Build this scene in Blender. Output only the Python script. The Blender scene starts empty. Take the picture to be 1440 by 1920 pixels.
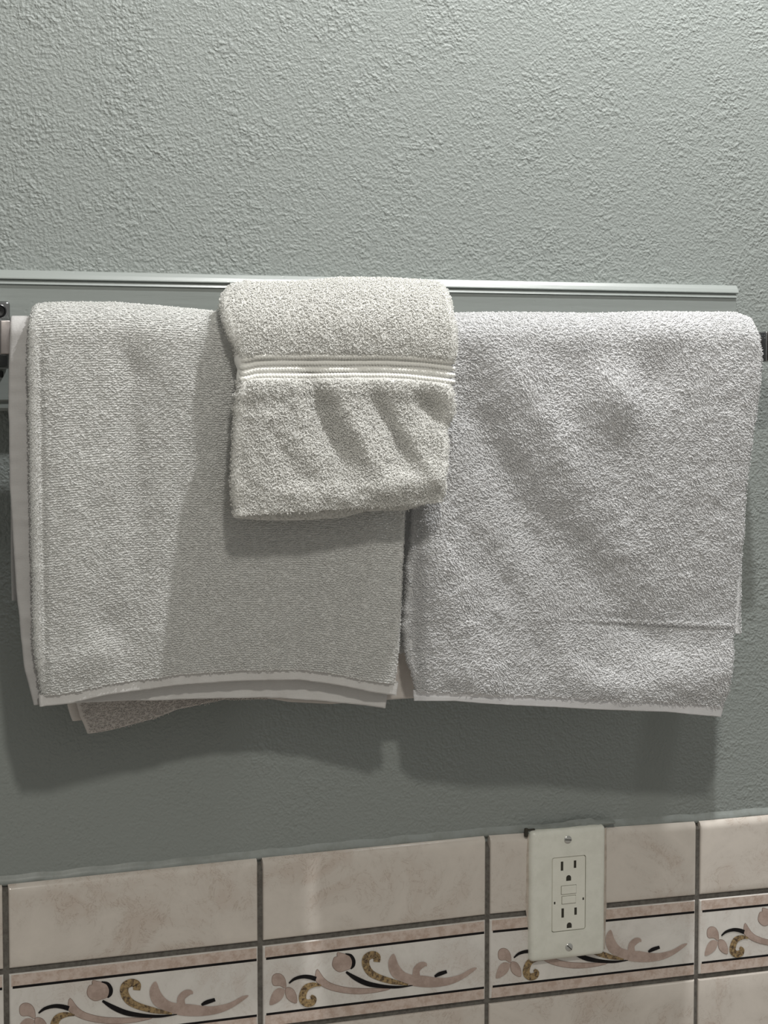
import bpy, bmesh, math, random
import numpy as np
from mathutils import Vector, Matrix
random.seed(4); RNG = np.random.default_rng(11)
S = bpy.context.scene; COL = S.collection
ZO = 1.10                                   # height of the outlet centre above the floor

# ------------------------------------------------------------------ camera
FPX = 3434.2; YAW, PIT = .35391, .06101
CP = np.array([-.70854, -1.45939, .43712 + ZO])
FW = np.array([math.sin(YAW)*math.cos(PIT), math.cos(YAW)*math.cos(PIT), -math.sin(PIT)])
RT = np.cross(FW, [0, 0, 1]); RT /= np.linalg.norm(RT); UP = np.cross(RT, FW)
cam = bpy.data.cameras.new('camera'); co = bpy.data.objects.new('camera', cam); COL.objects.link(co)
co.matrix_world = Matrix(((RT[0], UP[0], -FW[0], CP[0]), (RT[1], UP[1], -FW[1], CP[1]), (RT[2], UP[2], -FW[2], CP[2]), (0, 0, 0, 1)))
cam.sensor_fit = 'VERTICAL'; cam.sensor_height = 36; cam.lens = 36*FPX/1920
cam.clip_start = .05; S.camera = co
# ------------------------------------------------------------------ light
W = bpy.data.worlds.new('room_light'); S.world = W; W.use_nodes = True
W.node_tree.nodes['Background'].inputs[0].default_value = (1, .985, .92, 1)
W.node_tree.nodes['Background'].inputs[1].default_value = .25
def lamp(name, loc, power, radius, color=(1, 1, 1)):
    l = bpy.data.lights.new(name, 'POINT'); l.energy = power; l.shadow_soft_size = radius; l.color = color
    o = bpy.data.objects.new(name, l); o.location = loc; COL.objects.link(o); return o
lamp('wall_lamp_light', (.08, -.45, 2.56), 40.5, .02, (1, 1, .985))
lamp('wall_lamp_light', (.34, -.16, 2.54), 19, .02, (1, 1, .985))
lamp('ceiling_lamp_light', (-.46, -1.33, 2.44), 26, .05, (1, .965, .88))
S.view_settings.view_transform = 'Standard'; S.view_settings.look = 'None'
S.view_settings.gamma = 1; S.view_settings.use_curve_mapping = False; S.view_settings.exposure = 0.30

# ------------------------------------------------------------------ helpers
def at(px, py, Y):
    """pixel(s) of the photograph -> world point on the vertical plane y = Y"""
    px, py, Y = np.broadcast_arrays(np.asarray(px, float), np.asarray(py, float), np.asarray(Y, float))
    d = FW + RT*((px-720)/FPX)[..., None] - UP*((py-960)/FPX)[..., None]
    t = (Y-CP[1])/d[..., 1]
    return CP + d*t[..., None]
def link(o, parent=None):
    COL.objects.link(o)
    if parent: o.parent = parent
    return o
def tag(o, label=None, cat=None, group=None, kind=None):
    for k, v in (('label', label), ('category', cat), ('group', group), ('kind', kind)):
        if v: o[k] = v
    return o
def root(name, loc=(0, 0, 0)):
    o = bpy.data.objects.new(name, None); o.location = loc; o.empty_display_size = .05; COL.objects.link(o); return o
def child_of(o, parent):
    o.parent = parent; o.matrix_parent_inverse = Matrix.Translation(-Vector(parent.location)); return o
def mesh_np(name, V, F4, F3, mats, parent=None, smooth=True, midx=None, seam=None):
    me = bpy.data.meshes.new(name)
    V = np.asarray(V, np.float32); F4 = np.asarray(F4, np.int32).reshape(-1, 4); F3 = np.asarray(F3, np.int32).reshape(-1, 3)
    me.vertices.add(len(V)); me.vertices.foreach_set('co', V.ravel())
    nl = F4.size+F3.size; me.loops.add(nl); me.loops.foreach_set('vertex_index', np.concatenate([F4.ravel(), F3.ravel()]))
    n = len(F4)+len(F3); me.polygons.add(n)
    st = np.concatenate([np.arange(len(F4))*4, F4.size+np.arange(len(F3))*3]).astype(np.int32)
    me.polygons.foreach_set('loop_start', st)
    if smooth: me.polygons.foreach_set('use_smooth', np.ones(n, bool))
    for m in mats: me.materials.append(m)
    if midx is not None: me.polygons.foreach_set('material_index', np.asarray(midx, np.int32))
    me.update(calc_edges=True); me.validate()
    o = bpy.data.objects.new(name, me); COL.objects.link(o)
    if parent: child_of(o, parent)
    return o
def bm_obj(name, bm, mats, parent=None, smooth=False):
    me = bpy.data.meshes.new(name); bmesh.ops.recalc_face_normals(bm, faces=bm.faces); bm.to_mesh(me); bm.free()
    for m in (mats if isinstance(mats, list) else [mats]): me.materials.append(m)
    if smooth:
        me.polygons.foreach_set('use_smooth', [True]*len(me.polygons)); me.set_sharp_from_angle(angle=math.radians(35))
    o = bpy.data.objects.new(name, me); COL.objects.link(o)
    if parent: child_of(o, parent)
    return o
def box(bm, x0, x1, y0, y1, z0, z1, bev=0, seg=2, mi=0, axis=None):
    r = bmesh.ops.create_cube(bm, size=1, matrix=Matrix.Translation(((x0+x1)/2, (y0+y1)/2, (z0+z1)/2)) @ Matrix.Diagonal((x1-x0, y1-y0, z1-z0, 1)))
    vs = r['verts']; fs = set(f for v in vs for f in v.link_faces)
    for f in fs: f.material_index = mi
    if bev:
        es = set(e for v in vs for e in v.link_edges)
        if axis is not None: es = [e for e in es if abs((e.verts[0].co-e.verts[1].co).normalized()[axis]) > .9]
        bmesh.ops.bevel(bm, geom=list(es), offset=bev, segments=seg, profile=.5, affect='EDGES', clamp_overlap=True)
def vnoise(x, y, seed=0):
    """smooth value noise in [-1, 1] on a unit lattice"""
    r = np.random.default_rng(seed).uniform(-1, 1, (256, 256))
    xi = np.floor(x).astype(int); yi = np.floor(y).astype(int); fx = x-xi; fy = y-yi
    fx = fx*fx*(3-2*fx); fy = fy*fy*(3-2*fy); a = lambda i, j: r[(xi+i) % 256, (yi+j) % 256]
    return (a(0, 0)*(1-fx)+a(1, 0)*fx)*(1-fy)+(a(0, 1)*(1-fx)+a(1, 1)*fx)*fy

# ------------------------------------------------------------------ materials
def newmat(name, color=(.5, .5, .5), rough=.5, metal=0, spec=.5):
    m = bpy.data.materials.new(name); m.use_nodes = True; b = m.node_tree.nodes['Principled BSDF']
    b.inputs['Base Color'].default_value = (*color, 1); b.inputs['Roughness'].default_value = rough
    b.inputs['Metallic'].default_value = metal; b.inputs['Specular IOR Level'].default_value = spec
    return m, m.node_tree, b
def N(nt, typ, **kw):
    n = nt.nodes.new(typ)
    for k, v in kw.items():
        if k in n.inputs: n.inputs[k].default_value = v
        else: setattr(n, k, v)
    return n
def ramp(nt, fac, stops):
    r = nt.nodes.new('ShaderNodeValToRGB'); nt.links.new(fac, r.inputs[0]); el = r.color_ramp.elements
    while len(el) < len(stops): el.new(.5)
    for e, (p, c) in zip(el, stops): e.position = p; e.color = (c, c, c, 1) if isinstance(c, (int, float)) else (*c, 1)
    return r
def math_(nt, op, a, b=None, clamp=False):
    n = nt.nodes.new('ShaderNodeMath'); n.operation = op; n.use_clamp = clamp
    for i, v in enumerate((a, b)):
        if v is None: continue
        if isinstance(v, (int, float)): n.inputs[i].default_value = v
        else: nt.links.new(v, n.inputs[i])
    return n.outputs[0]
def bump(nt, b, h, dist, strength=1.0):
    n = N(nt, 'ShaderNodeBump'); n.inputs['Strength'].default_value = strength; n.inputs['Distance'].default_value = dist
    nt.links.new(h, n.inputs['Height']); nt.links.new(n.outputs[0], b.inputs['Normal']); return n
def mat_plaster():
    m, nt, b = newmat('sage_wall_paint', (.247, .268, .257), .55, 0, .35)
    tc = N(nt, 'ShaderNodeTexCoord'); P = tc.outputs['Object']
    w = N(nt, 'ShaderNodeTexNoise', Scale=60, Detail=2); nt.links.new(P, w.inputs['Vector'])
    mx = N(nt, 'ShaderNodeVectorMath'); mx.operation = 'MULTIPLY_ADD'; nt.links.new(w.outputs['Color'], mx.inputs[0]); mx.inputs[1].default_value = (.004, .004, .004); nt.links.new(P, mx.inputs[2])
    def noise(s, d=1.0, r=.5):
        n = N(nt, 'ShaderNodeTexNoise', Scale=s, Detail=d, Roughness=r); nt.links.new(mx.outputs[0], n.inputs['Vector']); return n.outputs[0]
    n1 = ramp(nt, noise(215, 1.5), [(.38, 0), (.78, 1)]).outputs[0]         # orange peel ridges
    n2 = ramp(nt, noise(430, 1), [(.34, 0), (.80, 1)]).outputs[0]
    msk = ramp(nt, noise(22, 2), [(.42, .35), (.62, 1)]).outputs[0]
    v = N(nt, 'ShaderNodeTexVoronoi', Scale=105); nt.links.new(mx.outputs[0], v.inputs['Vector'])
    blob = ramp(nt, v.outputs['Distance'], [(.06, 1), (.26, 0)]).outputs[0]
    pick = ramp(nt, v.outputs['Color'], [(.58, 0), (.68, 1)]).outputs[0]
    # the lower wall was rolled smoother
    sx = N(nt, 'ShaderNodeSeparateXYZ'); nt.links.new(P, sx.inputs[0])
    h = math_(nt, 'ADD', math_(nt, 'MULTIPLY', n1, msk), math_(nt, 'MULTIPLY', n2, .45))
    h = math_(nt, 'ADD', h, math_(nt, 'MULTIPLY', math_(nt, 'MULTIPLY', blob, pick), 1.2))
    h = math_(nt, 'ADD', h, math_(nt, 'MULTIPLY', noise(700, 1), .12))
    low = N(nt, 'ShaderNodeMapRange'); nt.links.new(sx.outputs[2], low.inputs[0])
    for i, x in enumerate((ZO+.055, ZO+.30, .50, 1.0)): low.inputs[1+i].default_value = x
    h = math_(nt, 'MULTIPLY', h, low.outputs[0])
    bump(nt, b, h, .00076)
    return m
def mat_wood():
    m, nt, b = newmat('sage_painted_wood', (.247, .268, .257), .38, 0, .5)
    tc = N(nt, 'ShaderNodeTexCoord'); mp = N(nt, 'ShaderNodeMapping'); mp.inputs['Scale'].default_value = (14, 60, 160)
    nt.links.new(tc.outputs['Object'], mp.inputs['Vector'])
    n = N(nt, 'ShaderNodeTexNoise', Scale=2.2, Detail=3); nt.links.new(mp.outputs[0], n.inputs['Vector'])
    v = N(nt, 'ShaderNodeTexVoronoi', Scale=60); nt.links.new(tc.outputs['Object'], v.inputs['Vector'])
    pit = ramp(nt, v.outputs['Distance'], [(.03, 0), (.09, 1)]).outputs[0]
    bump(nt, b, math_(nt, 'ADD', n.outputs[0], math_(nt, 'MULTIPLY', pit, .7)), .0002, .6)
    return m
def mat_terry(name, col):
    m, nt, b = newmat(name, col, .95, 0, .12)
    b.inputs['Sheen Weight'].default_value = .25; b.inputs['Sheen Roughness'].default_value = .6
    out = nt.nodes['Material Output']
    tr = N(nt, 'ShaderNodeBsdfTranslucent'); tr.inputs[0].default_value = (*col, 1)
    mix = N(nt, 'ShaderNodeMixShader'); mix.inputs[0].default_value = .42
    nt.links.new(b.outputs[0], mix.inputs[1]); nt.links.new(tr.outputs[0], mix.inputs[2]); nt.links.new(mix.outputs[0], out.inputs[0])
    tc = N(nt, 'ShaderNodeTexCoord'); n = N(nt, 'ShaderNodeTexNoise', Scale=900, Detail=2); nt.links.new(tc.outputs['Object'], n.inputs['Vector'])
    bump(nt, b, n.outputs[0], .0006, .8)
    return m
def mat_weave(name, col):
    m, nt, b = newmat(name, col, .9, 0, .15)
    tc = N(nt, 'ShaderNodeTexCoord'); mp = N(nt, 'ShaderNodeMapping'); mp.inputs['Scale'].default_value = (1, 1, .35)
    nt.links.new(tc.outputs['Object'], mp.inputs['Vector'])
    n = N(nt, 'ShaderNodeTexNoise', Scale=220, Detail=3); nt.links.new(mp.outputs[0], n.inputs['Vector'])
    w = N(nt, 'ShaderNodeTexWave', Scale=300, Distortion=4); w.bands_direction = 'Z'; nt.links.new(tc.outputs['Object'], w.inputs['Vector'])
    bump(nt, b, math_(nt, 'ADD', n.outputs[0], math_(nt, 'MULTIPLY', w.outputs[1], .12)), .0008, .6)
    return m
def mat_tile(name, base, vein, pink, scale=1.0):
    m, nt, b = newmat(name, base, .16, 0, .5)
    tc = N(nt, 'ShaderNodeTexCoord'); P = tc.outputs['Object']
    n1 = N(nt, 'ShaderNodeTexNoise', Scale=16*scale, Detail=6, Roughness=.65, Distortion=.6); nt.links.new(P, n1.inputs['Vector'])
    n2 = N(nt, 'ShaderNodeTexNoise', Scale=45*scale, Detail=5, Roughness=.7, Distortion=1.5); nt.links.new(P, n2.inputs['Vector'])
    r1 = ramp(nt, n1.outputs[0], [(.36, pink), (.50, base), (.68, tuple(min(1, c*1.10) for c in base))])
    r2 = ramp(nt, n2.outputs[0], [(.465, 0), (.492, .55), (.50, .0)])
    r3 = ramp(nt, n1.outputs[0], [(.44, 1), (.56, 0)])
    mx = N(nt, 'ShaderNodeMix'); mx.data_type = 'RGBA'
    nt.links.new(math_(nt, 'MULTIPLY', r2.outputs[0], r3.outputs[0]), mx.inputs[0]); nt.links.new(r1.outputs[0], mx.inputs[6]); mx.inputs[7].default_value = (*vein, 1)
    nt.links.new(mx.outputs[2], b.inputs['Base Color'])
    n3 = N(nt, 'ShaderNodeTexNoise', Scale=120, Detail=2); nt.links.new(P, n3.inputs['Vector'])
    bump(nt, b, n3.outputs[0], .0003, .35)
    return m
def mat_mottle(name, c1, c2, scale=150, rough=.2):
    m, nt, b = newmat(name, c1, rough)
    tc = N(nt, 'ShaderNodeTexCoord'); n = N(nt, 'ShaderNodeTexNoise', Scale=scale, Detail=4, Roughness=.7); nt.links.new(tc.outputs['Object'], n.inputs['Vector'])
    r = ramp(nt, n.outputs[0], [(.42, c1), (.62, c2)]); nt.links.new(r.outputs[0], b.inputs['Base Color'])
    return m
M_PLAS = mat_plaster(); M_WOOD = mat_wood(); M_WOOD.node_tree.nodes['Principled BSDF'].inputs['Roughness'].default_value = .33
M_TERRY_L = mat_terry('terry_pile_left', (.95, .95, .935))
M_TERRY_R = mat_terry('terry_pile_right', (.96, .96, .965))
M_TERRY_W = mat_terry('terry_pile_washcloth', (.965, .96, .935))
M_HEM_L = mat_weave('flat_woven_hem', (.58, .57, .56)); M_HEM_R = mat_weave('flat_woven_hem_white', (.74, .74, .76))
M_CORD = mat_weave('twisted_cord', (.80, .795, .76))
M_PINK = mat_weave('pinkish_cotton_underside', (.60, .56, .53))  # greyish-pink cotton for the towel's back layers
M_TILE = mat_tile('beige_marbled_tile', (.60, .55, .50), (.32, .24, .19), (.545, .475, .42))
M_BORD = mat_tile('border_tile_cream', (.68, .65, .615), (.46, .39, .34), (.64, .59, .55), 1.4)
M_BAND = mat_mottle('border_tile_rose_band', (.60, .50, .445), (.47, .36, .30), 130)
M_BLK = mat_mottle('border_tile_black_line', (.010, .009, .010), (.015, .013, .013), 100, .5)
M_BLK.node_tree.nodes['Principled BSDF'].inputs['Specular IOR Level'].default_value = .12
M_TAUP = mat_mottle('motif_taupe', (.46, .355, .31), (.36, .27, .23), 90)
M_TAUD = mat_mottle('motif_taupe_outline', (.22, .15, .12), (.27, .19, .15), 200)
M_GOLD = mat_mottle('motif_gold_speckled', (.36, .25, .12), (.07, .042, .025), 420)
M_GROUT = mat_mottle('dark_grout', (.15, .14, .125), (.10, .09, .08), 220, .9)
M_CHROME, _, _ = newmat('chrome', (.34, .345, .35), .10, 1)  # base colour darkened to carry the reflection of a dark room
M_BRUSH = mat_mottle('brushed_chrome', (.40, .365, .36), (.33, .30, .29), 60, .38); M_BRUSH.node_tree.nodes['Principled BSDF'].inputs['Metallic'].default_value = .8
M_DARK, _, _ = newmat('dark_metal', (.02, .02, .021), .3, .3)
M_IVORY = mat_mottle('ivory_plastic', (.76, .76, .69), (.70, .70, .63), 60, .32)
M_IVORY2 = mat_mottle('ivory_plastic_face', (.78, .775, .70), (.74, .735, .66), 40, .35)
M_SLOT, _, _ = newmat('slot_dark', (.03, .027, .018), .6)
M_STEEL, _, _ = newmat('screw_painted_steel', (.50, .50, .48), .3, .55)
M_CAULK = mat_mottle('painted_caulk', (.25, .27, .26), (.215, .23, .215), 90, .4)
M_CAULK2 = mat_mottle('beige_caulk_smear', (.52, .46, .40), (.40, .34, .29), 120, .4)
M_FLOOR = mat_tile('floor_tile', (.5, .45, .4), (.3, .25, .2), (.45, .38, .33), .4)

# ------------------------------------------------------------------ room
bm = bmesh.new(); box(bm, -2.2, 1.6, 0, .12, 0, 2.75); wall = tag(bm_obj('wall_back', bm, M_PLAS), kind='structure')
bm = bmesh.new(); box(bm, -2.2, 1.6, -2.6, 0, -.1, 0); tag(bm_obj('floor', bm, M_FLOOR), kind='structure')

# moulded wooden rail behind the towel bar
prof = [(0, .4297), (-.0135, .4297), (-.0155, .4320), (-.0155, .4370), (-.0170, .4385), (-.0170, .5272), (-.0186, .5282), (-.0172, .5304), (-.0162, .5312),
        (-.0164, .5316), (-.0186, .5322), (-.0185, .5330), (-.0165, .5360), (-.0142, .5388), (-.0125, .5394), (0, .5396)]
bm = bmesh.new(); rings = []
for x in (-1.6, -1.0, -.6, -.3, 0, .1615):
    ring = []
    for y, z in prof:
        xe = x + (.0022 if (x > .16 and z > .5315) else 0)
        zz = z + ZO + (.0018*(xe+.49)/.65 - .0010)
        ring.append(bm.verts.new((xe, y, zz)))
    rings.append(ring)
for a, b in zip(rings, rings[1:]):
    for i in range(len(prof)-1): bm.faces.new((a[i], a[i+1], b[i+1], b[i]))
bm.faces.new(rings[0]); bm.faces.new(rings[-1])
tag(bm_obj('trim_1', bm, M_WOOD), kind='structure')

# ---- tiled wainscot: the joints were laid a little unevenly, as in the photo
GX = [-.7025, -.4932, -.2823, -.0750, .1345, .3435]            # joint centres
GA = [-.0185, -.0184, -.0176, -.0156, -.0180, -.0202]          # joint under the cap row
GB = [-.0920, -.0915, -.0912, -.0908, -.0921, -.0935]          # joint under the border row
GT = [.0515, .0520, .0550, .0567, .0526, .0525]                # top of the cap row
TY = -.008; G = .0046
def tile(bm, xa, xb, za0, zb0, za1, zb1, cap=False, mi=0):
    """tile from x xa..xb; bottom z (left, right) = za0, zb0; top z = za1, zb1, rounded edges"""
    cols = [0, .25, .9, 1.8]; nx = 14
    xs = [xa+.0+c*.001 for c in cols]+[xa+.0018+(xb-xa-.0036)*i/nx for i in range(1, nx)]+[xb-c*.001 for c in cols[::-1]]
    R = .0018; Rc = .0085
    for_z = []
    def rows():
        out = [(0, R)]
        out += [(c*.001, None) for c in cols[1:]]
        return out
    zpar = [('b', c*.001) for c in cols]+[('m', f) for f in np.linspace(.08, .92, 6)]
    zpar += [('t', d) for d in ((Rc, Rc*.8, Rc*.6, Rc*.4, Rc*.22, Rc*.1, Rc*.03, 0) if cap else [c*.001 for c in cols[::-1]])]
    def edge(d, r): return 0 if d >= r else r-math.sqrt(max(0, r*r-(r-d)**2))
    grid = []
    for x in xs:
        f = (x-xa)/(xb-xa); z0 = za0*(1-f)+zb0*f; z1 = za1*(1-f)+zb1*f; dx = min(x-xa, xb-x); col = []
        for k, d in zpar:
            z = z0+d if k == 'b' else (z1-d if k == 't' else z0+.0018+(z1-z0-.0018-(Rc if cap else .0018))*d)
            dep = max(edge(dx, R), edge(z-z0, R), edge(z1-z, Rc*.9 if cap else R))
            col.append(bm.verts.new((x, TY+dep, z+ZO)))
        grid.append(col)
    for a, b in zip(grid, grid[1:]):
        for i in range(len(a)-1):
            fc = bm.faces.new((a[i], b[i], b[i+1], a[i+1])); fc.material_index = mi; fc.smooth = True
    # sides back to the grout bed
    per = [c[0] for c in grid]+grid[-1][1:]+[c[-1] for c in grid[::-1][1:]]+grid[0][::-1][1:-1]
    bk = [bm.verts.new((v.co.x, -.0005, v.co.z)) for v in per]
    for i in range(len(per)):
        j = (i+1) % len(per); fc = bm.faces.new((per[j], per[i], bk[i], bk[j])); fc.material_index = mi
bm = bmesh.new()
gx0, gx1 = -.91, .55
v = [bm.verts.new((x, y, z+ZO)) for (x, y, z) in ((gx0, -.0055, -.55), (gx1, -.0055, -.55), (gx1, -.0055, .045), (gx0, -.0055, .045), (gx0, 0, -.55), (gx1, 0, -.55), (gx1, 0, .050), (gx0, 0, .050))]
for f in ((0, 1, 2, 3), (3, 2, 6, 7), (0, 3, 7, 4), (1, 5, 6, 2), (0, 4, 5, 1)): bm.faces.new([v[i] for i in f])
low = tag(bm_obj('wall_lower', bm, M_GROUT), kind='structure')
bm = bmesh.new(); bmf = bmesh.new()
for i in range(len(GX)-1):
    xa, xb = GX[i]+G*.52, GX[i+1]-G*.52
    tile(bm, xa, xb, GA[i]+G*.55, GA[i+1]+G*.55, GT[i], GT[i+1], cap=True)
    tile(bm, xa-.0008, xb, GB[i]-G*.5-.19, GB[i+1]-G*.5-.19, GB[i]-G*.5, GB[i+1]-G*.5)
    tile(bmf, xa-.0004, xb, GB[i]+G*.5, GB[i+1]+G*.5, GA[i]-G*.5, GA[i+1]-G*.5)
bm_obj('wall_tile', bm, M_TILE, low, False); bm_obj('border_tile', bmf, M_BORD, low, False)
for o in (bpy.data.objects['wall_tile'], bpy.data.objects['border_tile']):
    pass
# printed bands, lines and scrolls on the border tiles
def poly(bm, pts, mi, lift=.0001):
    vs = [bm.verts.new((x, TY-lift, z)) for x, z in pts]
    f = bm.faces.new(vs); f.material_index = mi
    return f
def crop(pts):                                   # points read off the second border tile
    a = np.array(pts, float); P = at(460+a[:, 0]/3, 1560+a[:, 1]/3, TY); return [(p[0]-GX[2], p[2]) for p in P]
def smooth_line(pts, n=6):
    pts = [np.array(p, float) for p in pts]; out = []
    for i in range(len(pts)-1):
        p0 = pts[max(i-1, 0)]; p1 = pts[i]; p2 = pts[i+1]; p3 = pts[min(i+2, len(pts)-1)]
        for k in range(n):
            t = k/n; out.append(.5*((2*p1)+(-p0+p2)*t+(2*p0-5*p1+4*p2-p3)*t*t+(-p0+3*p1-3*p2+p3)*t**3))
    out.append(pts[-1]); return out
def stroke(pts, ws):
    c = smooth_line([(*p, w) for p, w in zip(pts, ws)]); L, R_ = [], []
    for i, q in enumerate(c):
        d = c[min(i+1, len(c)-1)][:2]-c[max(i-1, 0)][:2]; d = d/(np.linalg.norm(d)+1e-9); n = np.array([-d[1], d[0]])
        L.append(q[:2]+n*q[2]/2); R_.append(q[:2]-n*q[2]/2)
    return [(crop([L[i], L[i+1], R_[i+1], R_[i]])) for i in range(len(c)-1)]
def closed(pts):
    pts = [np.array(p, float) for p in pts]; n = len(pts); out = []
    for i in range(n):
        p0, p1, p2, p3 = pts[i-1], pts[i], pts[(i+1) % n], pts[(i+2) % n]
        for k in range(3):
            t = k/3; out.append(.5*((2*p1)+(-p0+p2)*t+(2*p0-5*p1+4*p2-p3)*t*t+(-p0+3*p1-3*p2+p3)*t**3))
    return out
def grow(pts, s):
    c = sum(pts)/len(pts); out = []
    n = len(pts)
    for i in range(n):
        d = pts[(i+1) % n]-pts[i-1]; d = d/(np.linalg.norm(d)+1e-9); out.append(pts[i]+np.array([d[1], -d[0]])*s)
    return out
petals = [[(152, 850), (152, 815), (172, 797), (203, 802), (224, 832), (226, 878), (195, 864), (165, 864)],
          [(220, 884), (182, 878), (150, 910), (135, 970), (168, 965), (203, 940), (220, 908)],
          [(228, 878), (262, 880), (285, 915), (288, 960), (255, 952), (230, 925)]]
leaf = [(394, 812), (404, 772), (438, 818), (480, 850), (560, 873), (650, 880), (750, 880), (815, 881), (740, 900), (640, 910), (560, 905), (480, 888), (425, 862), (398, 838)]
bud = [(490, 735), (500, 706), (516, 700), (518, 678), (545, 683), (578, 692), (598, 712), (600, 742), (590, 766), (560, 778), (530, 786), (505, 773), (492, 755)]
acan = [(835, 684), (806, 720), (806, 770), (830, 815), (880, 842), (950, 866), (1040, 873), (1130, 863), (1200, 838), (1260, 800), (1302, 764), (1268, 768), (1210, 800), (1150, 816), (1110, 820),
        (1060, 816), (1010, 808), (960, 806), (900, 790), (860, 745)]
curl = [(948, 812), (942, 780), (955, 746), (985, 729), (1014, 734), (1023, 754), (1004, 750), (992, 768), (1012, 792), (1060, 818), (1040, 850), (980, 845)]
strokes = [(M_BLK, [(245, 850), (275, 826), (320, 813), (360, 815), (397, 826)], [8, 16, 20, 24, 26], .00015),
           (M_GOLD, [(425, 862), (385, 858), (345, 872), (325, 905), (322, 942), (345, 962), (374, 955), (384, 935), (368, 920)], [8, 26, 36, 40, 42, 42, 40, 30, 16], .00018),
           (M_BLK, [(566, 786), (620, 822), (690, 853), (780, 868), (860, 871), (940, 862)], [12, 26, 28, 20, 14, 4], .00018),
           (M_GOLD, [(738, 730), (738, 700), (712, 690), (682, 706), (676, 742), (698, 786), (745, 815), (825, 840), (915, 858)], [36, 42, 42, 42, 42, 40, 36, 30, 8], .00014),
           (M_BLK, [(1064, 812), (1090, 798), (1132, 784)], [12, 22, 18], .00022),
           (M_BLK, [(562, 684), (592, 694), (608, 722), (606, 750), (592, 770)], [6, 16, 20, 18, 6], .00012)]
MM = [M_BAND, M_BLK, M_TAUP, M_TAUD, M_GOLD]
bm = bmesh.new(); outline = lambda pts: crop(pts)
for i in range(len(GX)-1):
    ox = GX[i]; xa, xb = GX[i]+G*.5+.0012, GX[i+1]-G*.5-.0014
    lerp = lambda A, x: A[i]+(A[i+1]-A[i])*(x-GX[i])/(GX[i+1]-GX[i])+ZO
    nseg = 1
    za = lambda x, o: lerp(GA, x)-o
    zb = lambda x, o: lerp(GB, x)+o
    poly(bm, [(xa, za(xa, .0029)), (xb, za(xb, .0029)), (xb, za(xb, .0125)), (xa, za(xa, .0125))], 0, .00006)
    poly(bm, [(xa+.001, za(xa, .0120)), (xb, za(xb, .0120)), (xb, za(xb, .0141)), (xa+.001, za(xa, .0141))], 1, .00012)
    poly(bm, [(xa, zb(xa, .0029)), (xb, zb(xb, .0029)), (xb, zb(xb, .0125)), (xa, zb(xa, .0125))], 0, .00006)
    poly(bm, [(xa+.001, zb(xa, .0120)), (xb, zb(xb, .0120)), (xb, zb(xb, .0140)), (xa+.001, zb(xa, .0140))], 1, .00012)
    dz = ((GA[i]+GA[i+1]+GB[i]+GB[i+1])-(GA[2]+GA[3]+GB[2]+GB[3]))/4; sc = (GX[i+1]-GX[i])/(GX[3]-GX[2])
    mv = lambda pts: [(ox+x*sc, z+dz) for x, z in pts]
    for k, pts in enumerate(petals+[leaf, bud, acan]):
        poly(bm, mv(crop(grow(closed(pts), 2.2))), 3, .00016+k*.00002)
    for k, pts in enumerate(petals+[leaf, bud, acan]):
        poly(bm, mv(crop(closed(pts))), 2, .00032+k*.00002)
    for q in stroke([(975, 850), (962, 815), (962, 775), (985, 750), (1008, 744), (1020, 752)], [60, 44, 38, 36, 26, 6]): poly(bm, mv(q), 2, .00048)
    for m, pts, ws, lift in strokes:
        for q in stroke(pts, ws): poly(bm, mv(q), MM.index(m), lift+.00036)
bmesh.ops.triangulate(bm, faces=bm.faces[:])
for f in bm.faces:
    f.normal_update()
    if f.normal.y > 0: f.normal_flip()
me = bpy.data.meshes.new('painted_scroll'); bm.to_mesh(me); bm.free()
for m in MM: me.materials.append(m)
o = bpy.data.objects.new('painted_scroll', me); COL.objects.link(o); child_of(o, low)
# bead of painted caulk where plaster meets tile
n = 260; V = []; F4 = []
for i in range(n+1):
    x = -.9+1.44*i/n; zt = float(np.interp(x, GX, GT))+ZO+.0004*math.sin(i*.9)+.0007*vnoise(np.array([i*.31]), np.array([.5]), 5)[0]
    th = .0012+.0009*vnoise(np.array([i*.17]), np.array([3.5]), 6)[0]
    for (y, z) in ((0, zt+.0055), (-.0012-th*.4, zt+.003), (-.0034, zt+.0006), (-.0034, zt-.0014), (-.001, zt-.003)): V.append((x, y, z))
for i in range(n):
    for k in range(4): F4.append((i*5+k, i*5+k+1, i*5+6+k, i*5+5+k))
ck = mesh_np('caulk_bead', V, F4, [], [M_CAULK], low)

# ------------------------------------------------------------------ outlet
OC = Vector((0.0002, TY, ZO))
out = root('electrical_outlet', OC)
tag(out, 'ivory safety wall outlet with two three-prong sockets set in the pink beige tile', 'electrical outlet')
def rrect(w, h, r, n=5):
    pts = []
    for cx, cz, a0 in ((w/2-r, h/2-r, 0), (-w/2+r, h/2-r, 90), (-w/2+r, -h/2+r, 180), (w/2-r, -h/2+r, 270)):
        for k in range(n+1):
            a = math.radians(a0+90*k/n); pts.append((cx+r*math.cos(a), cz+r*math.sin(a)))
    return pts
def lathe_rect(name, rings, mat, parent, center=(0, 0), fill=True, bottom=False):
    """rings: (w, h, r, y) from back to front"""
    bm = bmesh.new(); prev = None
    for w, h, r, y in rings:
        ring = [bm.verts.new((OC.x+center[0]+x, y, OC.z+center[1]+z)) for x, z in rrect(w, h, r)]
        if prev:
            for i in range(len(ring)): bm.faces.new((prev[i], prev[(i+1) % len(ring)], ring[(i+1) % len(ring)], ring[i]))
        else: first = ring
        prev = ring
    if fill: bm.faces.new(prev)
    return bm_obj(name, bm, mat, parent, True)
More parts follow.
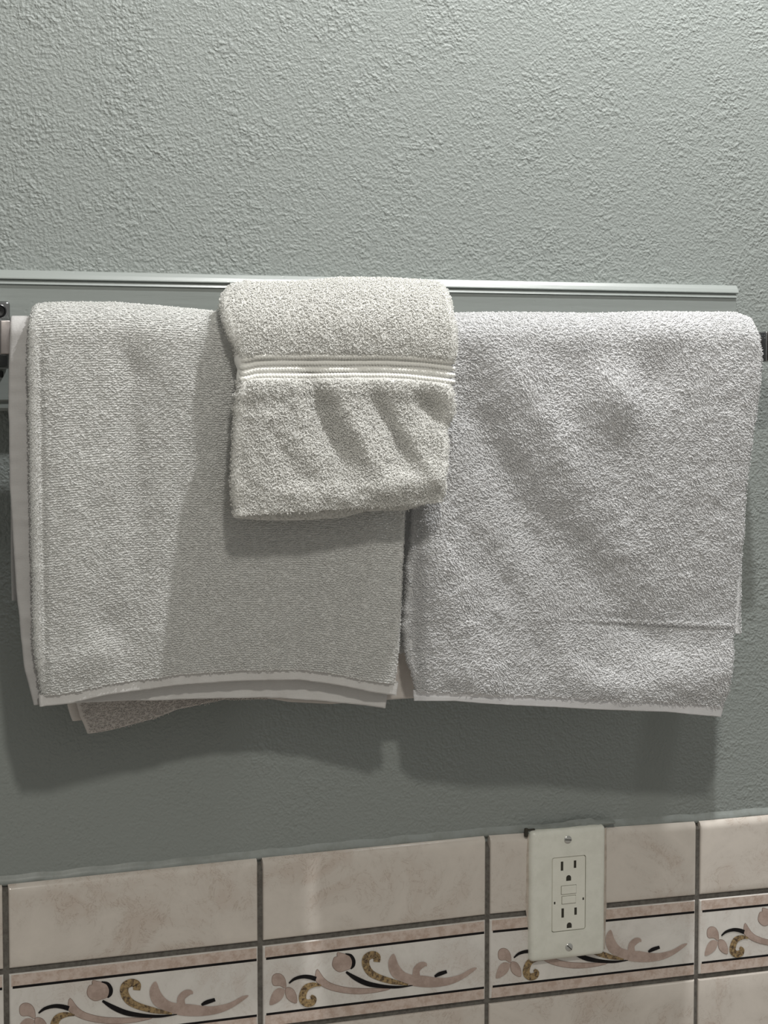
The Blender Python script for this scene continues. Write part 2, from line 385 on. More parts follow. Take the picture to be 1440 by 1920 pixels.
# cover plate with its opening
lathe_rect('cover_plate', [(.0735, .1175, .0035, TY+.001), (.0732, .1172, .0035, -.0100), (.0722, .1162, .0034, -.0120), (.0700, .1142, .0030, -.0134), (.0668, .1112, .0028, -.0142), (.0620, .1070, .0026, -.0146), (.0338, .0674, .0022, -.0145), (.0333, .0669, .0020, -.0142), (.0333, .0669, .0020, -.0115)], M_IVORY, out, fill=False)
face = lathe_rect('receptacle_face', [(.0330, .0666, .002, -.0105), (.0324, .0660, .0018, -.0138), (.0316, .0652, .0016, -.0144)], M_IVORY2, out)
FY = -.0144
def P2(px, py, Y=FY):
    p = at(px, py, Y); return float(p[0]), float(p[2])
def slot(px, y0, y1, w=.0019):
    x0, za = P2(px, y0); x1, zb = P2(px, y1); bm = bmesh.new(); x = (x0+x1)/2
    box(bm, x-w/2, x+w/2, FY-.00008, FY+.001, zb, za, .0002, 1); return bm_obj('socket_slot', bm, M_SLOT, face)
for a in ((1053.8, 1615.2, 1632.8, .0027), (1078.2, 1613, 1627.6, .0027), (1055, 1703, 1720.8, .0027), (1079.2, 1701.2, 1715.4, .0027)): slot(*a)
def ground(px, y0, y1):
    x, z1 = P2(px, y0); _, z0 = P2(px, y1); w = .0024; bm = bmesh.new(); pts = [(x-w, z0), (x+w, z0)]
    for k in range(9):
        a = math.pi*k/8; pts.append((x+w*math.cos(a), z0+(z1-z0)*.52+(z1-z0)*.48*math.sin(a)))
    a = [bm.verts.new((p, FY-.00008, q)) for p, q in pts]; b = [bm.verts.new((p, FY+.001, q)) for p, q in pts]
    bm.faces.new(a)
    for i in range(len(a)): bm.faces.new((a[i], b[i], b[(i+1) % len(a)], a[(i+1) % len(a)]))
    return bm_obj('ground_hole', bm, M_SLOT, face)
ground(1066.2, 1640.8, 1651.4); ground(1067.3, 1729.6, 1739.8)
def led(px, py):
    x, z = P2(px, py); bm = bmesh.new(); box(bm, x-.0011, x+.0011, FY-.00006, FY+.001, z-.0015, z+.0015, .0005, 2); bm_obj('indicator_hole', bm, M_SLOT, face)
led(1040, 1693.3); led(1093.6, 1685)
for nm, (x0, x1, y0, y1) in (('test_button', (1052.5, 1079.8, 1660.5, 1675.5)), ('reset_button', (1053.5, 1079, 1680, 1693.5))):
    xa, za = P2(x0, (y0+y1)/2); xb, _ = P2(x1, y0); _, z1 = P2((x0+x1)/2, y0); _, z0 = P2((x0+x1)/2, y1)
    bm = bmesh.new(); box(bm, xa-.0006, xb+.0006, FY-.00004, FY+.001, z0-.0006, z1+.0006, .0002, 1); fr = bm_obj('button_gap', bm, mat_mottle('button_gap_shade', (.30, .29, .25), (.27, .26, .22), 50), face)
    bm = bmesh.new(); box(bm, xa, xb, FY-.0011, FY+.001, z0, z1, .0005, 2); bm_obj(nm, bm, M_IVORY2, face)
def screw(px, py, ang):
    x, z = P2(px, py, -.0146); bm = bmesh.new()
    prev = None
    for r, y in ((.0036, -.0140), (.0036, -.0148), (.0031, -.0153), (.0020, -.0156)):
        ring = [bm.verts.new((x+r*math.cos(a), y, z+r*math.sin(a))) for a in np.linspace(0, 2*math.pi, 25)[:-1]]
        if prev:
            for i in range(24): bm.faces.new((prev[i], prev[(i+1) % 24], ring[(i+1) % 24], ring[i]))
        prev = ring
    bm.faces.new(prev); s = bm_obj('screw', bm, M_STEEL, out, True)
    bm = bmesh.new(); box(bm, -.0031, .0031, -.0001, .0004, -.00035, .00035)
    bmesh.ops.transform(bm, matrix=Matrix.Translation((x, -.01565, z)) @ Matrix.Rotation(ang, 4, 'Y'), verts=bm.verts)
    bm_obj('screw_slot', bm, M_SLOT, s)
screw(1064.7, 1574.4, .12); screw(1066.9, 1776.1, .75)
# caulk smeared around the plate
def smear(name, pts, mat, y0, amp, seed, parent):
    """lumpy filled ribbon along px points (px, py, half width m)"""
    P = [np.append(at(a, b, y0)[[0, 2]], c) for a, b, c in pts]; c = smooth_line(P, 10); V = []; F4 = []
    for i, q in enumerate(c):
        d = c[min(i+1, len(c)-1)][:2]-c[max(i-1, 0)][:2]; d /= np.linalg.norm(d)+1e-9; nn = np.array([-d[1], d[0]])
        for k in range(9):
            s = (k-4)/4; w = q[2]*(1+.25*vnoise(np.array([i*.25]), np.array([s*2+9.]), seed)[0]); h = amp*(1-s*s)*(1+.5*vnoise(np.array([i*.35]), np.array([s*1.5+20.]), seed+1)[0])
            V.append((q[0]+nn[0]*s*w, y0-h, q[1]+nn[1]*s*w))
    for i in range(len(c)-1):
        for k in range(8): F4.append((i*9+k, i*9+k+1, i*9+10+k, i*9+9+k))
    return mesh_np(name, V, F4, [], [mat], parent)
smear('caulk_smear', [(984, 1560, .003), (1010, 1554, .0035), (1050, 1550, .0035), (1090, 1546, .0045), (1118, 1544, .004), (1150, 1541, .002)], M_CAULK, -.0055, .0030, 31, low)
smear('caulk_smear', [(992, 1564, .0015), (991, 1610, .0022), (990, 1680, .0026), (992, 1730, .0022), (998, 1795, .0012)], M_CAULK2, TY+.0001, .0005, 41, low)
smear('caulk_smear', [(1131, 1552, .003), (1133, 1620, .0022), (1133, 1700, .002), (1132, 1778, .0015)], M_CAULK2, TY+.0002, .0012, 51, low)
bm = bmesh.new(); x, _, z = at(989, 1561, TY-.003); box(bm, x-.0018, x+.0015, TY-.0022, TY+.001, z-.0045, z+.0035, .001, 2); box(bm, x+.001, x+.008, TY-.0022, TY, z+.0012, z+.0026, .0006, 2)
bm_obj('corner_gap', bm, M_SLOT, low)

# ------------------------------------------------------------------ towel bar
BY, BZ = -.074, .4835+ZO
bar = root('towel_bar', (-.16, BY, BZ)); tag(bar, 'chrome square towel bar on two wall brackets, mostly hidden under the white towels', 'towel bar')
xL = float(at(20, 633, -.088)[0]); xR = float(at(1435.5, 640, BY-.01)[0])
bm = bmesh.new(); box(bm, xL-.006, xR+.006, BY-.008, BY+.008, BZ-.008, BZ+.008, .0008, 2); bm_obj('rail', bm, M_CHROME, bar, True)
def bracket(x0, x1, p0, p1, sgn):
    zt = float(at(10, 565 if sgn > 0 else 618, -.022)[2]); zb = float(at(10, 692, -.022)[2])
    bm = bmesh.new(); box(bm, p0, p1, -.027, -.0170, zb, zt, .003, 4)
    bp = bm_obj('back_plate', bm, M_CHROME, bar, True)
    xc = float(at(-1, 583, -.027)[0]) if sgn > 0 else (p0+p1)/2; z3 = float(at(4, 583, -.027)[2])
    bm = bmesh.new(); prev = None
    for r, y in ((.0052, -.0265), (.0052, -.0285), (.0043, -.0290), (.0036, -.0275), (.0001, -.0270)):
        ring = [bm.verts.new((xc+r*math.cos(a), y, z3+r*math.sin(a))) for a in np.linspace(0, 2*math.pi, 25)[:-1]]
        if prev:
            for i in range(24): bm.faces.new((prev[i], prev[(i+1) % 24], ring[(i+1) % 24], ring[i]))
        prev = ring
    bm_obj('set_screw', bm, M_DARK, bp, True)
    bm = bmesh.new(); box(bm, x0, x1-.001, -.0845, -.027, BZ-.0130, BZ+.0130, .0012, 3)
    po = bm_obj('post', bm, M_CHROME, bar, True)
    bm = bmesh.new(); box(bm, *((x1-.0075, x1) if sgn > 0 else (x0+.0015, x0+.010)), -.0880, -.0845, BZ-.0125, BZ+.0125, .001, 3); bm_obj('end_cap', bm, M_BRUSH, po, True)
    if sgn < 0: return
    bm = bmesh.new(); box(bm, x0-.001, x1-.004, -.0600, -.0270, BZ-.0280, BZ-.0135, .004, 3)
    for k in range(5): box(bm, x0+.002+k*.004, x0+.0045+k*.004, -.0615, -.030, BZ-.0295, BZ-.0240, .0008, 1)
    bm_obj('clamp', bm, M_DARK, po, True)
xP = float(at(19, 580, -.025)[0]); bracket(xL-.022, xL, xP-.044, xP, 1); bracket(xR, xR+.024, xR-.004, xR+.034, -1)

# ------------------------------------------------------------------ cloth
def pl(pts, s):
    a = np.array(pts, float); d = np.r_[0, np.cumsum(np.hypot(*np.diff(a, axis=0).T))]; d /= d[-1]
    return np.stack([np.interp(s, d, a[:, 0]), np.interp(s, d, a[:, 1])], -1)
def relief(gs, px, py):
    h = np.zeros_like(px)
    for x, y, sl, sw, ang, amp in gs:
        a = math.radians(ang); dx = px-x; dy = py-y; u = dx*math.cos(a)+dy*math.sin(a); v = -dx*math.sin(a)+dy*math.cos(a)
        h += amp*np.exp(-(u/sl)**2-(v/sw)**2)
    return h
def coons(B, T, L, R, u, v):
    """B, T left->right; L, R bottom->top; pixel curves"""
    b = pl(B, u)[None]; t = pl(T, u)[None]; l = pl(L, v)[:, None]; r = pl(R, v)[:, None]; U = u[None, :, None]; V = v[:, None, None]
    c00, c10, c01, c11 = np.array(B[0]), np.array(B[-1]), np.array(T[0]), np.array(T[-1])
    return (1-V)*b+V*t+(1-U)*l+U*r-((1-U)*(1-V)*c00+U*(1-V)*c10+(1-U)*V*c01+U*V*c11)
def sheet(B, T, L, R, base, rel, nu, nv, t, arc=None, back=0, noise=.0004, seed=1, inset=0):
    """returns outer grid points (rows bottom->top(->over->back)), cols left->right"""
    if inset:                                    # leave room for the rounded side rims and their pile
        xs = [p[0] for p in B+T+L+R]; x0, x1 = min(xs), max(xs); ins = lambda c: [(x+inset*(1-2*(x-x0)/(x1-x0)), y) for x, y in c]
        B, T, L, R = ins(B), ins(T), ins(L), ins(R)
    u = np.linspace(0, 1, nu)
    if arc: v = np.r_[np.linspace(0, .90, nv), .90+.10*np.sin(np.linspace(0, 1, 17)[1:]*math.pi/2)]
    else: v = np.linspace(0, 1, nv)
    P = coons(B, T, L, R, u, v); px, py = P[..., 0], P[..., 1]
    Y = base(px, py); Q = at(px, py, Y)
    if arc:
        yc, r = arc; Zt = Q[-1, :, 2][None]
        for _ in range(2):
            h = np.clip(Zt-Q[..., 2], 0, r); k = np.sqrt(np.clip(1-((r-h)/r)**2, 0, 1))
            Ya = yc+(Y-yc)*k; Q = at(px, py, Ya); Zt = Q[-1, :, 2][None]
        k_rel = np.clip((Zt-Q[..., 2])/(2*r), 0, 1)
    else: k_rel = 1
    h = rel(px, py) if rel else 0*px
    h = h+noise*(vnoise(px/28, py/28, seed)+.6*vnoise(px/13, py/13, seed+1))*1.0
    Q[..., 1] -= h*k_rel
    if arc and back:
        top = Q[-1]; m = 14; rows = []
        for j in range(1, m+1):
            a = j/m*math.pi/2; row = top.copy(); row[:, 1] = yc+r*.9*math.sin(a); row[:, 2] = top[:, 2]-r*(1-math.cos(a)); rows.append(row)
        for j in range(1, 25):
            row = rows[m-1].copy(); row[:, 2] -= back*j/24; row[:, 1] += .001*math.sin(j*.7); rows.append(row)
        Q = np.concatenate([Q, np.array(rows)]); nfront = len(v)
    else: nfront = len(v)
    return Q, px, py, nfront
def normals(Q):
    du = np.gradient(Q, axis=1); dv = np.gradient(Q, axis=0); n = np.cross(du, dv); n /= np.linalg.norm(n, axis=-1, keepdims=True)+1e-12
    return n                                     # u to the right, v up -> points to -y
def shell(Q, t, rim=5):
    """closed slab with rounded side rims; returns verts, quads and the loop grid"""
    n = normals(Q); out = Q; inn = Q-n*t; nr, nc = Q.shape[:2]; side = []
    du = np.gradient(Q, axis=1); du /= np.linalg.norm(du, axis=-1, keepdims=True)
    cR = Q[:, -1]-n[:, -1]*t/2; cL = Q[:, 0]-n[:, 0]*t/2
    cols = [out[:, i] for i in range(nc)]
    for k in range(1, rim): a = math.pi*k/rim; cols.append(cR+n[:, -1]*t/2*math.cos(a)+du[:, -1]*t/2*math.sin(a))
    cols += [inn[:, i] for i in range(nc-1, -1, -1)]
    for k in range(1, rim): a = math.pi*k/rim; cols.append(cL-n[:, 0]*t/2*math.cos(a)-du[:, 0]*t/2*math.sin(a))
    G_ = np.stack(cols, 1); m = G_.shape[1]; idx = np.arange(nr*m).reshape(nr, m); i2 = np.roll(idx, -1, 1)
    F = np.stack([idx[:-1], i2[:-1], i2[1:], idx[1:]], -1).reshape(-1, 4)
    caps = []
    for r in (0, nr-1):                          # close both ends by bridging outer and inner columns
        for i in range(nc-1): caps.append((idx[r, i], idx[r, 2*nc+rim-2-i], idx[r, 2*nc+rim-3-i], idx[r, i+1]))
    return G_.reshape(-1, 3), np.concatenate([F, np.array(caps)]), n
def tufts(Q, n, spacing, lat, L, rad, mask=None, pitch=None, sideways=.8, lift=.55, rows=True, seed=3, rimgrid=None):
    """little curved yarn loops standing on the outer surface"""
    rg = np.random.default_rng(seed); du = np.diff(Q, axis=1); dv = np.diff(Q, axis=0)
    A = np.linalg.norm(du, axis=-1)[:-1]*np.linalg.norm(dv, axis=-1)[:, :-1]
    # even, jittered scatter: walk the cells in order and drop a root each time the summed area passes one spacing cell
    cu = np.cumsum(np.linalg.norm(du, axis=-1).mean(0)); cv = np.cumsum(np.linalg.norm(dv, axis=-1).mean(1))
    cu = np.r_[0, cu]; cv = np.r_[0, cv]; nu_ = max(1, int(cu[-1]/spacing)); nv_ = max(1, int(cv[-1]/(pitch or spacing)))
    gu, gv = np.meshgrid((np.arange(nu_)+.5)/nu_*cu[-1], (np.arange(nv_)+.5)/nv_*cv[-1])
    gu = gu+(np.arange(nv_) % 2)[:, None]*.5*spacing
    gu = np.clip(gu.ravel()+rg.uniform(-.42, .42, gu.size)*spacing, 0, cu[-1]*.9999); gv = np.clip(gv.ravel()+rg.uniform(-.42, .42, gv.size)*spacing*(.55 if rows else 1), 0, cv[-1]*.9999)
    fi = np.interp(gu, cu, np.arange(len(cu))); fj = np.interp(gv, cv, np.arange(len(cv)))
    ii = np.minimum(fi.astype(int), Q.shape[1]-2); jj = np.minimum(fj.astype(int), Q.shape[0]-2); a = fi-ii; b = fj-jj
    def bl(G_):
        g = G_ if G_.ndim == 3 else G_[..., None]
        r = g[jj, ii]*((1-a)*(1-b))[:, None]+g[jj, ii+1]*(a*(1-b))[:, None]+g[jj+1, ii]*((1-a)*b)[:, None]+g[jj+1, ii+1]*(a*b)[:, None]
        return r if G_.ndim == 3 else r[:, 0]
    p = bl(Q); nn = bl(n)
    if mask is not None:
        k = mask(p, rg); p, nn, jj, ii, a, b = p[k], nn[k], jj[k], ii[k], a[k], b[k]
    nn /= np.linalg.norm(nn, axis=1, keepdims=True); M = len(p)
    t1 = np.cross(nn, [0, 0, 1.]); t1 /= np.linalg.norm(t1, axis=1, keepdims=True)+1e-9; t1 = -t1      # rightwards
    t2 = np.cross(nn, t1)
    ang = lat(p, rg)                             # 0 = right, pi/2 = along t2
    d = t1*np.cos(ang)[:, None]+t2*np.sin(ang)[:, None]
    Lr = L*rg.uniform(.6, 1.35, M)[:, None]; lf = lift*rg.uniform(.5, 1.3, M)[:, None]
    c0 = p-nn*.0003; c1 = p+nn*Lr*lf*.85+d*Lr*sideways*.45; c2 = p+nn*Lr*lf*.55+d*Lr*sideways
    s = np.cross(nn, d); rr = rad*rg.uniform(.75, 1.25, M)[:, None]
    V = []
    for c, k in ((c0, 1), (c1, 1.05), (c2, .55)):
        for j in range(3):
            th = 2*math.pi*j/3+.5; V.append(c+rr*k*(s*math.cos(th)+nn*math.sin(th)))
    V = np.stack(V, 1).reshape(-1, 3); b0 = np.arange(M)*9; F = []
    for rI in range(2):
        for j in range(3): F.append(np.stack([b0+rI*3+j, b0+rI*3+(j+1) % 3, b0+rI*3+3+(j+1) % 3, b0+rI*3+3+j], -1))
    T3 = np.stack([b0+6, b0+7, b0+8], -1)
    return V, np.concatenate(F), T3
def cloth(name, Q, t, mats, parent, tuft=None, rim=5):
    V, F, n = shell(Q, t, rim); Vs = [V]; Fs = [F]; Ts = []; off = len(V)
    if tuft:
        for kw in tuft:
            kw = dict(kw); which = kw.pop('on', 'face')
            if which == 'face': QQ, nq = Q[:kw.pop('rows_upto', len(Q))], n[:len(Q)]; nq = nq[:len(QQ)]
            else:
                kw.pop('rows_upto', None); nc = Q.shape[1]; g = V.reshape(Q.shape[0], -1, 3); m = g.shape[1]
                if which == 'left': QQ = np.concatenate([g[:, nc*2+rim-2-0:], g[:, :1]], 1)
                else: QQ = g[:, nc-1:nc+rim]
                nq = normals(QQ)
            v, f, t3 = tufts(QQ, nq, **kw); Vs.append(v); Fs.append(f+off); Ts.append(t3+off); off += len(v)
    return mesh_np(name, np.concatenate(Vs), np.concatenate(Fs), np.concatenate(Ts) if Ts else np.zeros((0, 3)), mats, parent)
def rowdir(p, rg):                               # loops lie sideways, mostly along the rows
    k = vnoise(p[:, 0]*55+7, p[:, 2]*40, 77)*.32
    return np.where(rg.random(len(p)) < .5, 0, math.pi)+k+rg.normal(0, .22, len(p))
def furdir(p, rg):                               # brushed, wandering pile
    return vnoise(p[:, 0]*38, p[:, 2]*38, 91)*1.0-.45+rg.normal(0, .42, len(p))+np.where(rg.random(len(p)) < .3, math.pi, 0)
def wild(p, rg): return rg.uniform(-math.pi, math.pi, len(p))

YC = BY
# ---- left bath towel
tl = root('bath_towel', (-.32, YC, BZ)); tag(tl, 'folded off-white bath towel on the left of the bar, its layered hems showing below', 'towel', 'bath towels on the bar')
LB = [(78, 1306), (130, 1298), (200, 1283), (330, 1266), (450, 1258), (560, 1256), (620, 1262), (690, 1276), (742, 1282)]
LT = [(62, 571), (110, 568), (210, 569), (300, 576), (410, 586), (560, 590), (760, 590)]
LL = [(78, 1306), (70, 1200), (67, 1000), (62, 800), (60, 650), (56, 600), (62, 571)]
LR = [(742, 1282), (752, 1220), (757, 1100), (764, 960), (768, 800), (764, 640), (760, 590)]
def base_L(px, py):
    f = np.clip((py-590)/720, 0, 1); g = np.clip((px-60)/700, 0, 1)
    s = lambda t: t*t*(3-2*t)
    return -.1000+.005*f+.022*f*f*s(np.clip((g-.18)/.40, 0, 1))-.014*f*f*s(np.clip((g-.66)/.34, 0, 1))
relL = lambda px, py: relief([(250, 800, 260, 26, 88, -.0035), (300, 1000, 260, 22, 98, .0022), (130, 1000, 300, 45, 88, .0025), (215, 1180, 50, 32, 60, -.0035), (170, 1230, 80, 30, -20, .003),
                              (300, 1210, 90, 26, 95, .003), (250, 680, 70, 26, 60, -.0018), (200, 900, 60, 30, 110, .0015), (340, 700, 120, 30, 80, .0015), (600, 1150, 160, 40, 90, -.002), (700, 1150, 200, 36, 90, .003),
                              (82, 940, 500, 5, 89, -.0018)], px, py)
Q, px, py, nf = sheet(LB, LT, LL, LR, base_L, relL, 230, 250, .008, arc=(YC, .024), back=.26, inset=11)
cloth('front_panel', Q, .009, [M_TERRY_L], tl, [dict(spacing=.00072, pitch=.0018, lat=rowdir, L=.0027, rad=.00034, rows_upto=nf+16, sideways=.85, lift=.42, seed=3),
      dict(on='left', spacing=.0014, lat=wild, L=.0018, rad=.00032, seed=4, rows=False), dict(on='right', spacing=.0014, lat=wild, L=.0016, rad=.0003, seed=5, rows=False)])
off = lambda dy: (lambda px, py: base_L(px, py)+dy)
wr = lambda px, py: .0008*vnoise(px/16, py/60, 8)
# hem of the outer layer
HB = [(80, 1325), (130, 1319), (200, 1303), (330, 1285), (450, 1277), (560, 1275), (640, 1286), (700, 1298), (740, 1304)]
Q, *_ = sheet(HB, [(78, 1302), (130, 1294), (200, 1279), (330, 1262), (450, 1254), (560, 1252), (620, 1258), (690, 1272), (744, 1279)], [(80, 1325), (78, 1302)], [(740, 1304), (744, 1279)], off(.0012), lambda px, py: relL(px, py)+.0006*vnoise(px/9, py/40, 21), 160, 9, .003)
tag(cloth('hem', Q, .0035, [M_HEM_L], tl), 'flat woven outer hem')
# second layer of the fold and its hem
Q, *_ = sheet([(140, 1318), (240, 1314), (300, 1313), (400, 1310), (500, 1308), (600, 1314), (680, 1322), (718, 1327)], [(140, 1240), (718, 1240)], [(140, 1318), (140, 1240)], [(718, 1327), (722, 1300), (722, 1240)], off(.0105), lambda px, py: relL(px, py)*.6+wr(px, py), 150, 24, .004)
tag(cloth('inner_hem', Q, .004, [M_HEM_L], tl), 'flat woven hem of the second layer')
# smooth folded border left of the pile; white cloth greyed to hold the front layer's shade
Q, *_ = sheet([(68, 1322), (100, 1318), (300, 1200)], [(24, 592), (70, 592), (300, 600)], [(68, 1322), (50, 1250), (35, 1100), (23, 900), (21, 760), (22, 690), (24, 592)], [(300, 1200), (300, 600)], lambda px, py: -.0905+.004*np.clip((py-590)/720, 0, 1)+0*px, lambda px, py: .0005*vnoise(px/60, py/13, 9)+.0006*vnoise(px/30, py/40, 10), 60, 170, .004, arc=(YC, .0150), back=.20)
tag(cloth('folded_border', Q, .0035, [mat_weave('smooth_border_weave_shaded', (.42, .41, .405))], tl), 'smooth pile-free border')
# drooping back layers under the hem
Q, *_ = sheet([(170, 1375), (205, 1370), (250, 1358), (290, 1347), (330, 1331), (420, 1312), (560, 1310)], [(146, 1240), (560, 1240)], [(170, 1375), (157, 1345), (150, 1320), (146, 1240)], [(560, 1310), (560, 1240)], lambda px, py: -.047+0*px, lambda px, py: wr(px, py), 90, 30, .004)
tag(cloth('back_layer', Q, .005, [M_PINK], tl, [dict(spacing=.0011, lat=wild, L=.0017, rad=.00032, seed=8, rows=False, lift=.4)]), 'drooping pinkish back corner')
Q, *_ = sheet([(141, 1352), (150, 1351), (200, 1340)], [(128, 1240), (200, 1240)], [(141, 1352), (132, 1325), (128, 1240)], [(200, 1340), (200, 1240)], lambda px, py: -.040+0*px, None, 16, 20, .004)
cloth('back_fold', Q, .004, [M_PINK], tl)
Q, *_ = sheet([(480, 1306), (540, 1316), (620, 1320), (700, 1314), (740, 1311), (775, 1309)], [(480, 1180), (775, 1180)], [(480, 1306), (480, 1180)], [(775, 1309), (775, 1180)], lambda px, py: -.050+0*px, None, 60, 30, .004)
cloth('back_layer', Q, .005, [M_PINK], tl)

# ---- right bath towel
tr = root('bath_towel', (-.02, YC, BZ)); tag(tr, 'fluffy bright white bath towel on the right of the bar with soft diagonal folds', 'towel', 'bath towels on the bar')
RB = [(776, 1297), (850, 1298), (960, 1303), (1100, 1309), (1240, 1314), (1346, 1322)]
RTp = [(765, 592), (865, 589), (950, 588), (1120, 590), (1200, 587), (1385, 588), (1412, 598)]
RL = [(776, 1297), (765, 1240), (761, 1180), (764, 1060), (770, 960), (770, 760), (765, 592)]
RR = [(1346, 1322), (1356, 1300), (1366, 1240), (1380, 1165), (1383, 1110), (1394, 1000), (1402, 900), (1412, 820), (1425, 740), (1432, 660), (1426, 622), (1412, 598)]
def base_R(px, py):
    f = np.clip((py-590)/720, 0, 1); g = np.clip((px-770)/600, 0, 1)
    return -.1005+.008*f+.012*np.exp(-((px-770)/26)**2)-.0*g
relR = lambda px, py: relief([(1250, 1300, 220, 70, 4, .009), (860, 1270, 90, 60, 0, .004), (1150, 640, 300, 40, 0, -.002), (1155, 750, 60, 46, 70, .0115), (905, 800, 130, 40, 62, -.0085), (985, 980, 130, 38, 60, -.006), (1060, 870, 200, 60, 62, .005), (1075, 690, 70, 26, 50, -.0015),
                              (1230, 700, 80, 44, 120, -.005), (1260, 900, 220, 60, 110, .0015), (1120, 1080, 200, 44, 52, -.0055), (870, 1180, 220, 50, 72, .006), (960, 1130, 160, 28, 60, -.003),
                              (1030, 1200, 150, 36, 35, .0035), (1120, 1240, 130, 30, 20, -.0035), (1270, 1262, 140, 36, -8, .005), (1180, 1180, 100, 26, 5, -.003), (1250, 1168, 160, 3.2, 2, .0012), (1250, 1175, 160, 3.2, 2, -.0014),
                              (1330, 1000, 300, 50, 95, .003), (890, 680, 90, 26, 70, -.003), (830, 700, 120, 40, 85, .003), (1000, 760, 160, 26, 60, .0025), (1360, 1220, 60, 20, 90, .002)], px, py)
Q, px, py, nf = sheet(RB, RTp, RL, RR, base_R, relR, 230, 260, .010, arc=(YC, .026), back=.25, noise=.0007, seed=5, inset=8)
cloth('front_panel', Q, .010, [M_TERRY_R], tr, [dict(spacing=.00112, lat=furdir, L=.0034, rad=.00034, rows_upto=nf+16, rows=False, sideways=.85, lift=.42, seed=6),
      dict(on='left', spacing=.0014, lat=wild, L=.0022, rad=.0003, seed=7, rows=False), dict(on='right', spacing=.0014, lat=wild, L=.0024, rad=.0003, seed=8, rows=False)])
Q, *_ = sheet([(778, 1314), (850, 1313), (960, 1321), (1100, 1328), (1240, 1332), (1343, 1342)], [(776, 1293), (850, 1294), (960, 1299), (1100, 1305), (1240, 1310), (1348, 1318)], [(778, 1314), (776, 1293)], [(1343, 1342), (1348, 1318)],
              lambda px, py: base_R(px, py)+.0012, lambda px, py: relR(px, py)+.0006*vnoise(px/12, py/40, 22)-.0008*np.exp(-((py-(1307+(px-960)*.028))/2.2)**2), 150, 14, .003)
tag(cloth('hem', Q, .0035, [M_HEM_R], tr), 'flat woven hem with a stitched line')
Q, *_ = sheet([(1250, 1180), (1375, 1184)], [(1250, 760), (1402, 760)], [(1250, 1180), (1250, 760)], [(1375, 1184), (1384, 1150), (1385, 1115), (1388, 1000), (1392, 760)], lambda px, py: -.062+0*px, None, 20, 60, .006)
cloth('back_layer', Q, .006, [M_TERRY_R], tr, [dict(on='right', spacing=.0014, lat=wild, L=.0022, rad=.0003, seed=9, rows=False)])

# ---- washcloth
tw = root('washcloth', (-.24, YC, BZ+.03)); tag(tw, 'small white washcloth with a corded band, hung over both bath towels', 'washcloth')
WL = [(447, 966), (443, 940), (440, 900), (441, 850), (443, 800), (446, 750), (451, 716), (454, 690), (447, 655), (432, 622), (422, 590), (415, 560), (416, 545), (426, 534)]
WR = [(832, 942), (838, 900), (843, 850), (846, 800), (852, 765), (850, 725), (853, 690), (858, 662), (860, 620), (853, 582), (846, 552), (838, 536), (826, 529)]
WB = [(447, 966), (500, 963), (600, 957), (700, 950), (740, 950), (832, 942)]
WT = [(426, 534), (450, 530), (500, 531), (560, 530), (640, 523), (740, 524), (826, 529)]
def band_y(px): return 688+.0*px+np.where(px > 700, (px-700)**2*.0005, 0)-np.exp(-((px-455)/30)**2)*-3
def base_W(px, py):
    f = np.clip((py-560)/400, 0, 1); return -.1180-.014*f+0*px
relW = lambda px, py: (relief([(618, 795, 80, 21, 70, -.0105), (735, 800, 80, 18, 62, -.009), (812, 768, 44, 21, 48, -.0105), (560, 860, 90, 30, 75, .003), (680, 830, 100, 20, 62, .0045), (770, 830, 70, 16, 55, .004),
        (765, 905, 110, 26, -8, .006), (580, 930, 130, 24, 5, .002), (500, 780, 90, 30, 90, .002), (560, 880, 60, 18, 55, -.003), (640, 620, 180, 40, 0, .0035), (480, 600, 50, 30, 60, .002), (800, 580, 60, 30, 50, -.002), (820, 640, 60, 20, 10, .003)], px, py)
        -.0052*np.exp(-((py-band_y(px))/22)**6)+.0022*np.exp(-((py-(band_y(px)+40))/18)**2)*(1+.4*vnoise(px/22, py/90, 17)))
def band_mask(p, rg):
    # invert the camera mapping for points on the cloth: world -> photo row, the corded band carries no pile
    d = p-CP; z = d@FW; X = 720+FPX*(d@RT)/z; Y_ = 960-FPX*(d@UP)/z
    return ~((np.abs(Y_-band_y(X)) < 24) & (p[:, 1] < YC-.02))
Q, px, py, nf = sheet(WB, WT, WL, WR, base_W, relW, 170, 200, .012, arc=(YC, .040), back=.10, noise=.0010, seed=12, inset=13)
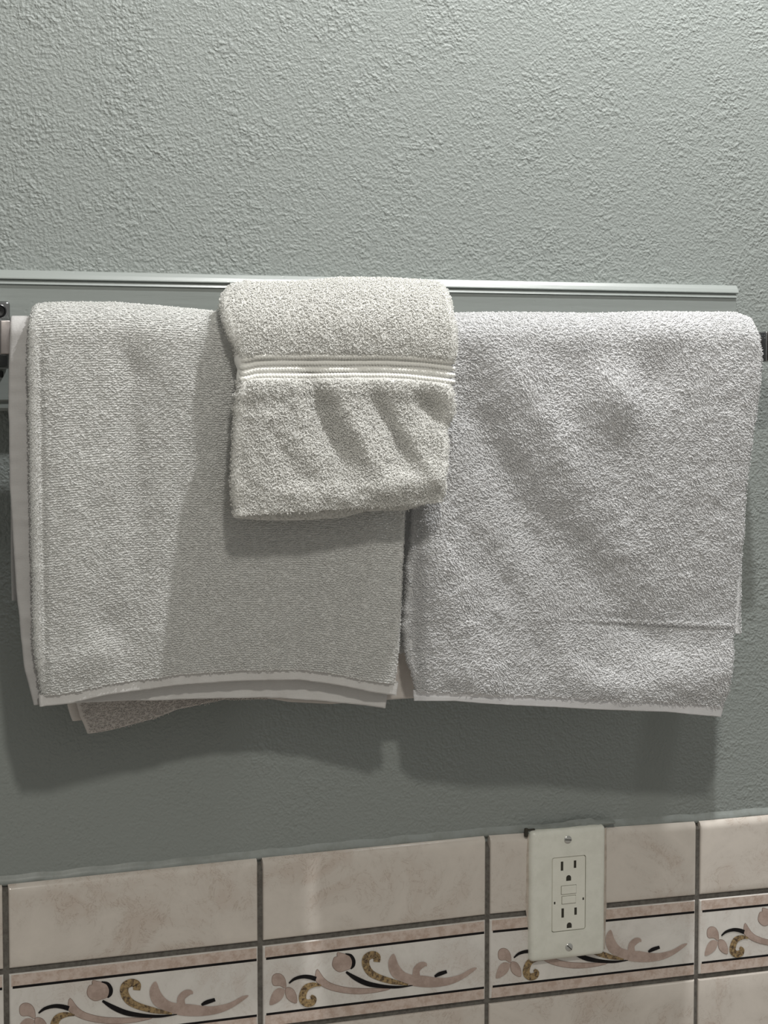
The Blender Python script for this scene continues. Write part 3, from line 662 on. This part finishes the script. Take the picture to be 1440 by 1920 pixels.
wc = cloth('cloth_body', Q, .012, [M_TERRY_W], tw, [dict(spacing=.00104, lat=wild, L=.0032, rad=.00035, rows_upto=nf+16, rows=False, sideways=.72, lift=.48, seed=10, mask=band_mask),
      dict(on='left', spacing=.0015, lat=wild, L=.0028, rad=.00033, seed=11, rows=False, mask=band_mask), dict(on='right', spacing=.0015, lat=wild, L=.0028, rad=.00033, seed=12, rows=False, mask=band_mask)], rim=8)
# back half of the washcloth, peeping out below
Q, *_ = sheet([(447, 972), (500, 976), (560, 976), (640, 971), (690, 958), (760, 957), (800, 945)], [(447, 800), (800, 800)], [(447, 972), (447, 800)], [(800, 945), (800, 800)], lambda px, py: -.1165+0*px, lambda px, py: .001*vnoise(px/40, py/40, 13), 80, 40, .005)
cloth('back_half', Q, .0055, [M_TERRY_W], tw, [dict(spacing=.0016, lat=wild, L=.0024, rad=.0003, seed=14, rows=False)])
# four twisted cords
def cord(dy, seed):
    xs = np.linspace(451, 850, 430); ys = band_y(xs)+dy+1.2*vnoise(xs/50, xs*0+dy, 3)+np.where(xs < 480, (480-xs)*.18, 0)
    c0 = coons(WB, WT, WL, WR, np.linspace(0, 1, 60), np.linspace(0, 1, 60))
    yb = base_W(xs, ys)-relW(xs, ys)
    e = np.clip(np.minimum((xs-451)/8, (850-xs)/16), 0, 1); yb = yb+.006*(1-np.sqrt(1-(1-e)**2))-.0009
    C = at(xs, ys, yb); V = []; F4 = []; m = 10
    tang = np.gradient(C, axis=0); tang /= np.linalg.norm(tang, axis=1, keepdims=True); up = np.cross(tang, [0, 1, 0]); up /= np.linalg.norm(up, axis=1, keepdims=True); fw = np.cross(up, tang)
    s = np.r_[0, np.cumsum(np.linalg.norm(np.diff(C, axis=0), axis=1))]
    for i in range(len(C)):
        for k in range(m):
            a = 2*math.pi*k/m; r = .00180*(1+.24*math.cos(3*(a+s[i]/.0075*2*math.pi)))
            V.append(C[i]+r*(up[i]*math.cos(a)+fw[i]*math.sin(a)))
    for i in range(len(C)-1):
        for k in range(m): F4.append((i*m+k, i*m+(k+1) % m, (i+1)*m+(k+1) % m, (i+1)*m+k))
    return mesh_np('woven_cord', V, F4, [], [M_CORD], wc)
for j, dy in enumerate((-20, -7.5, 4.5, 16.5)): cord(dy, j)
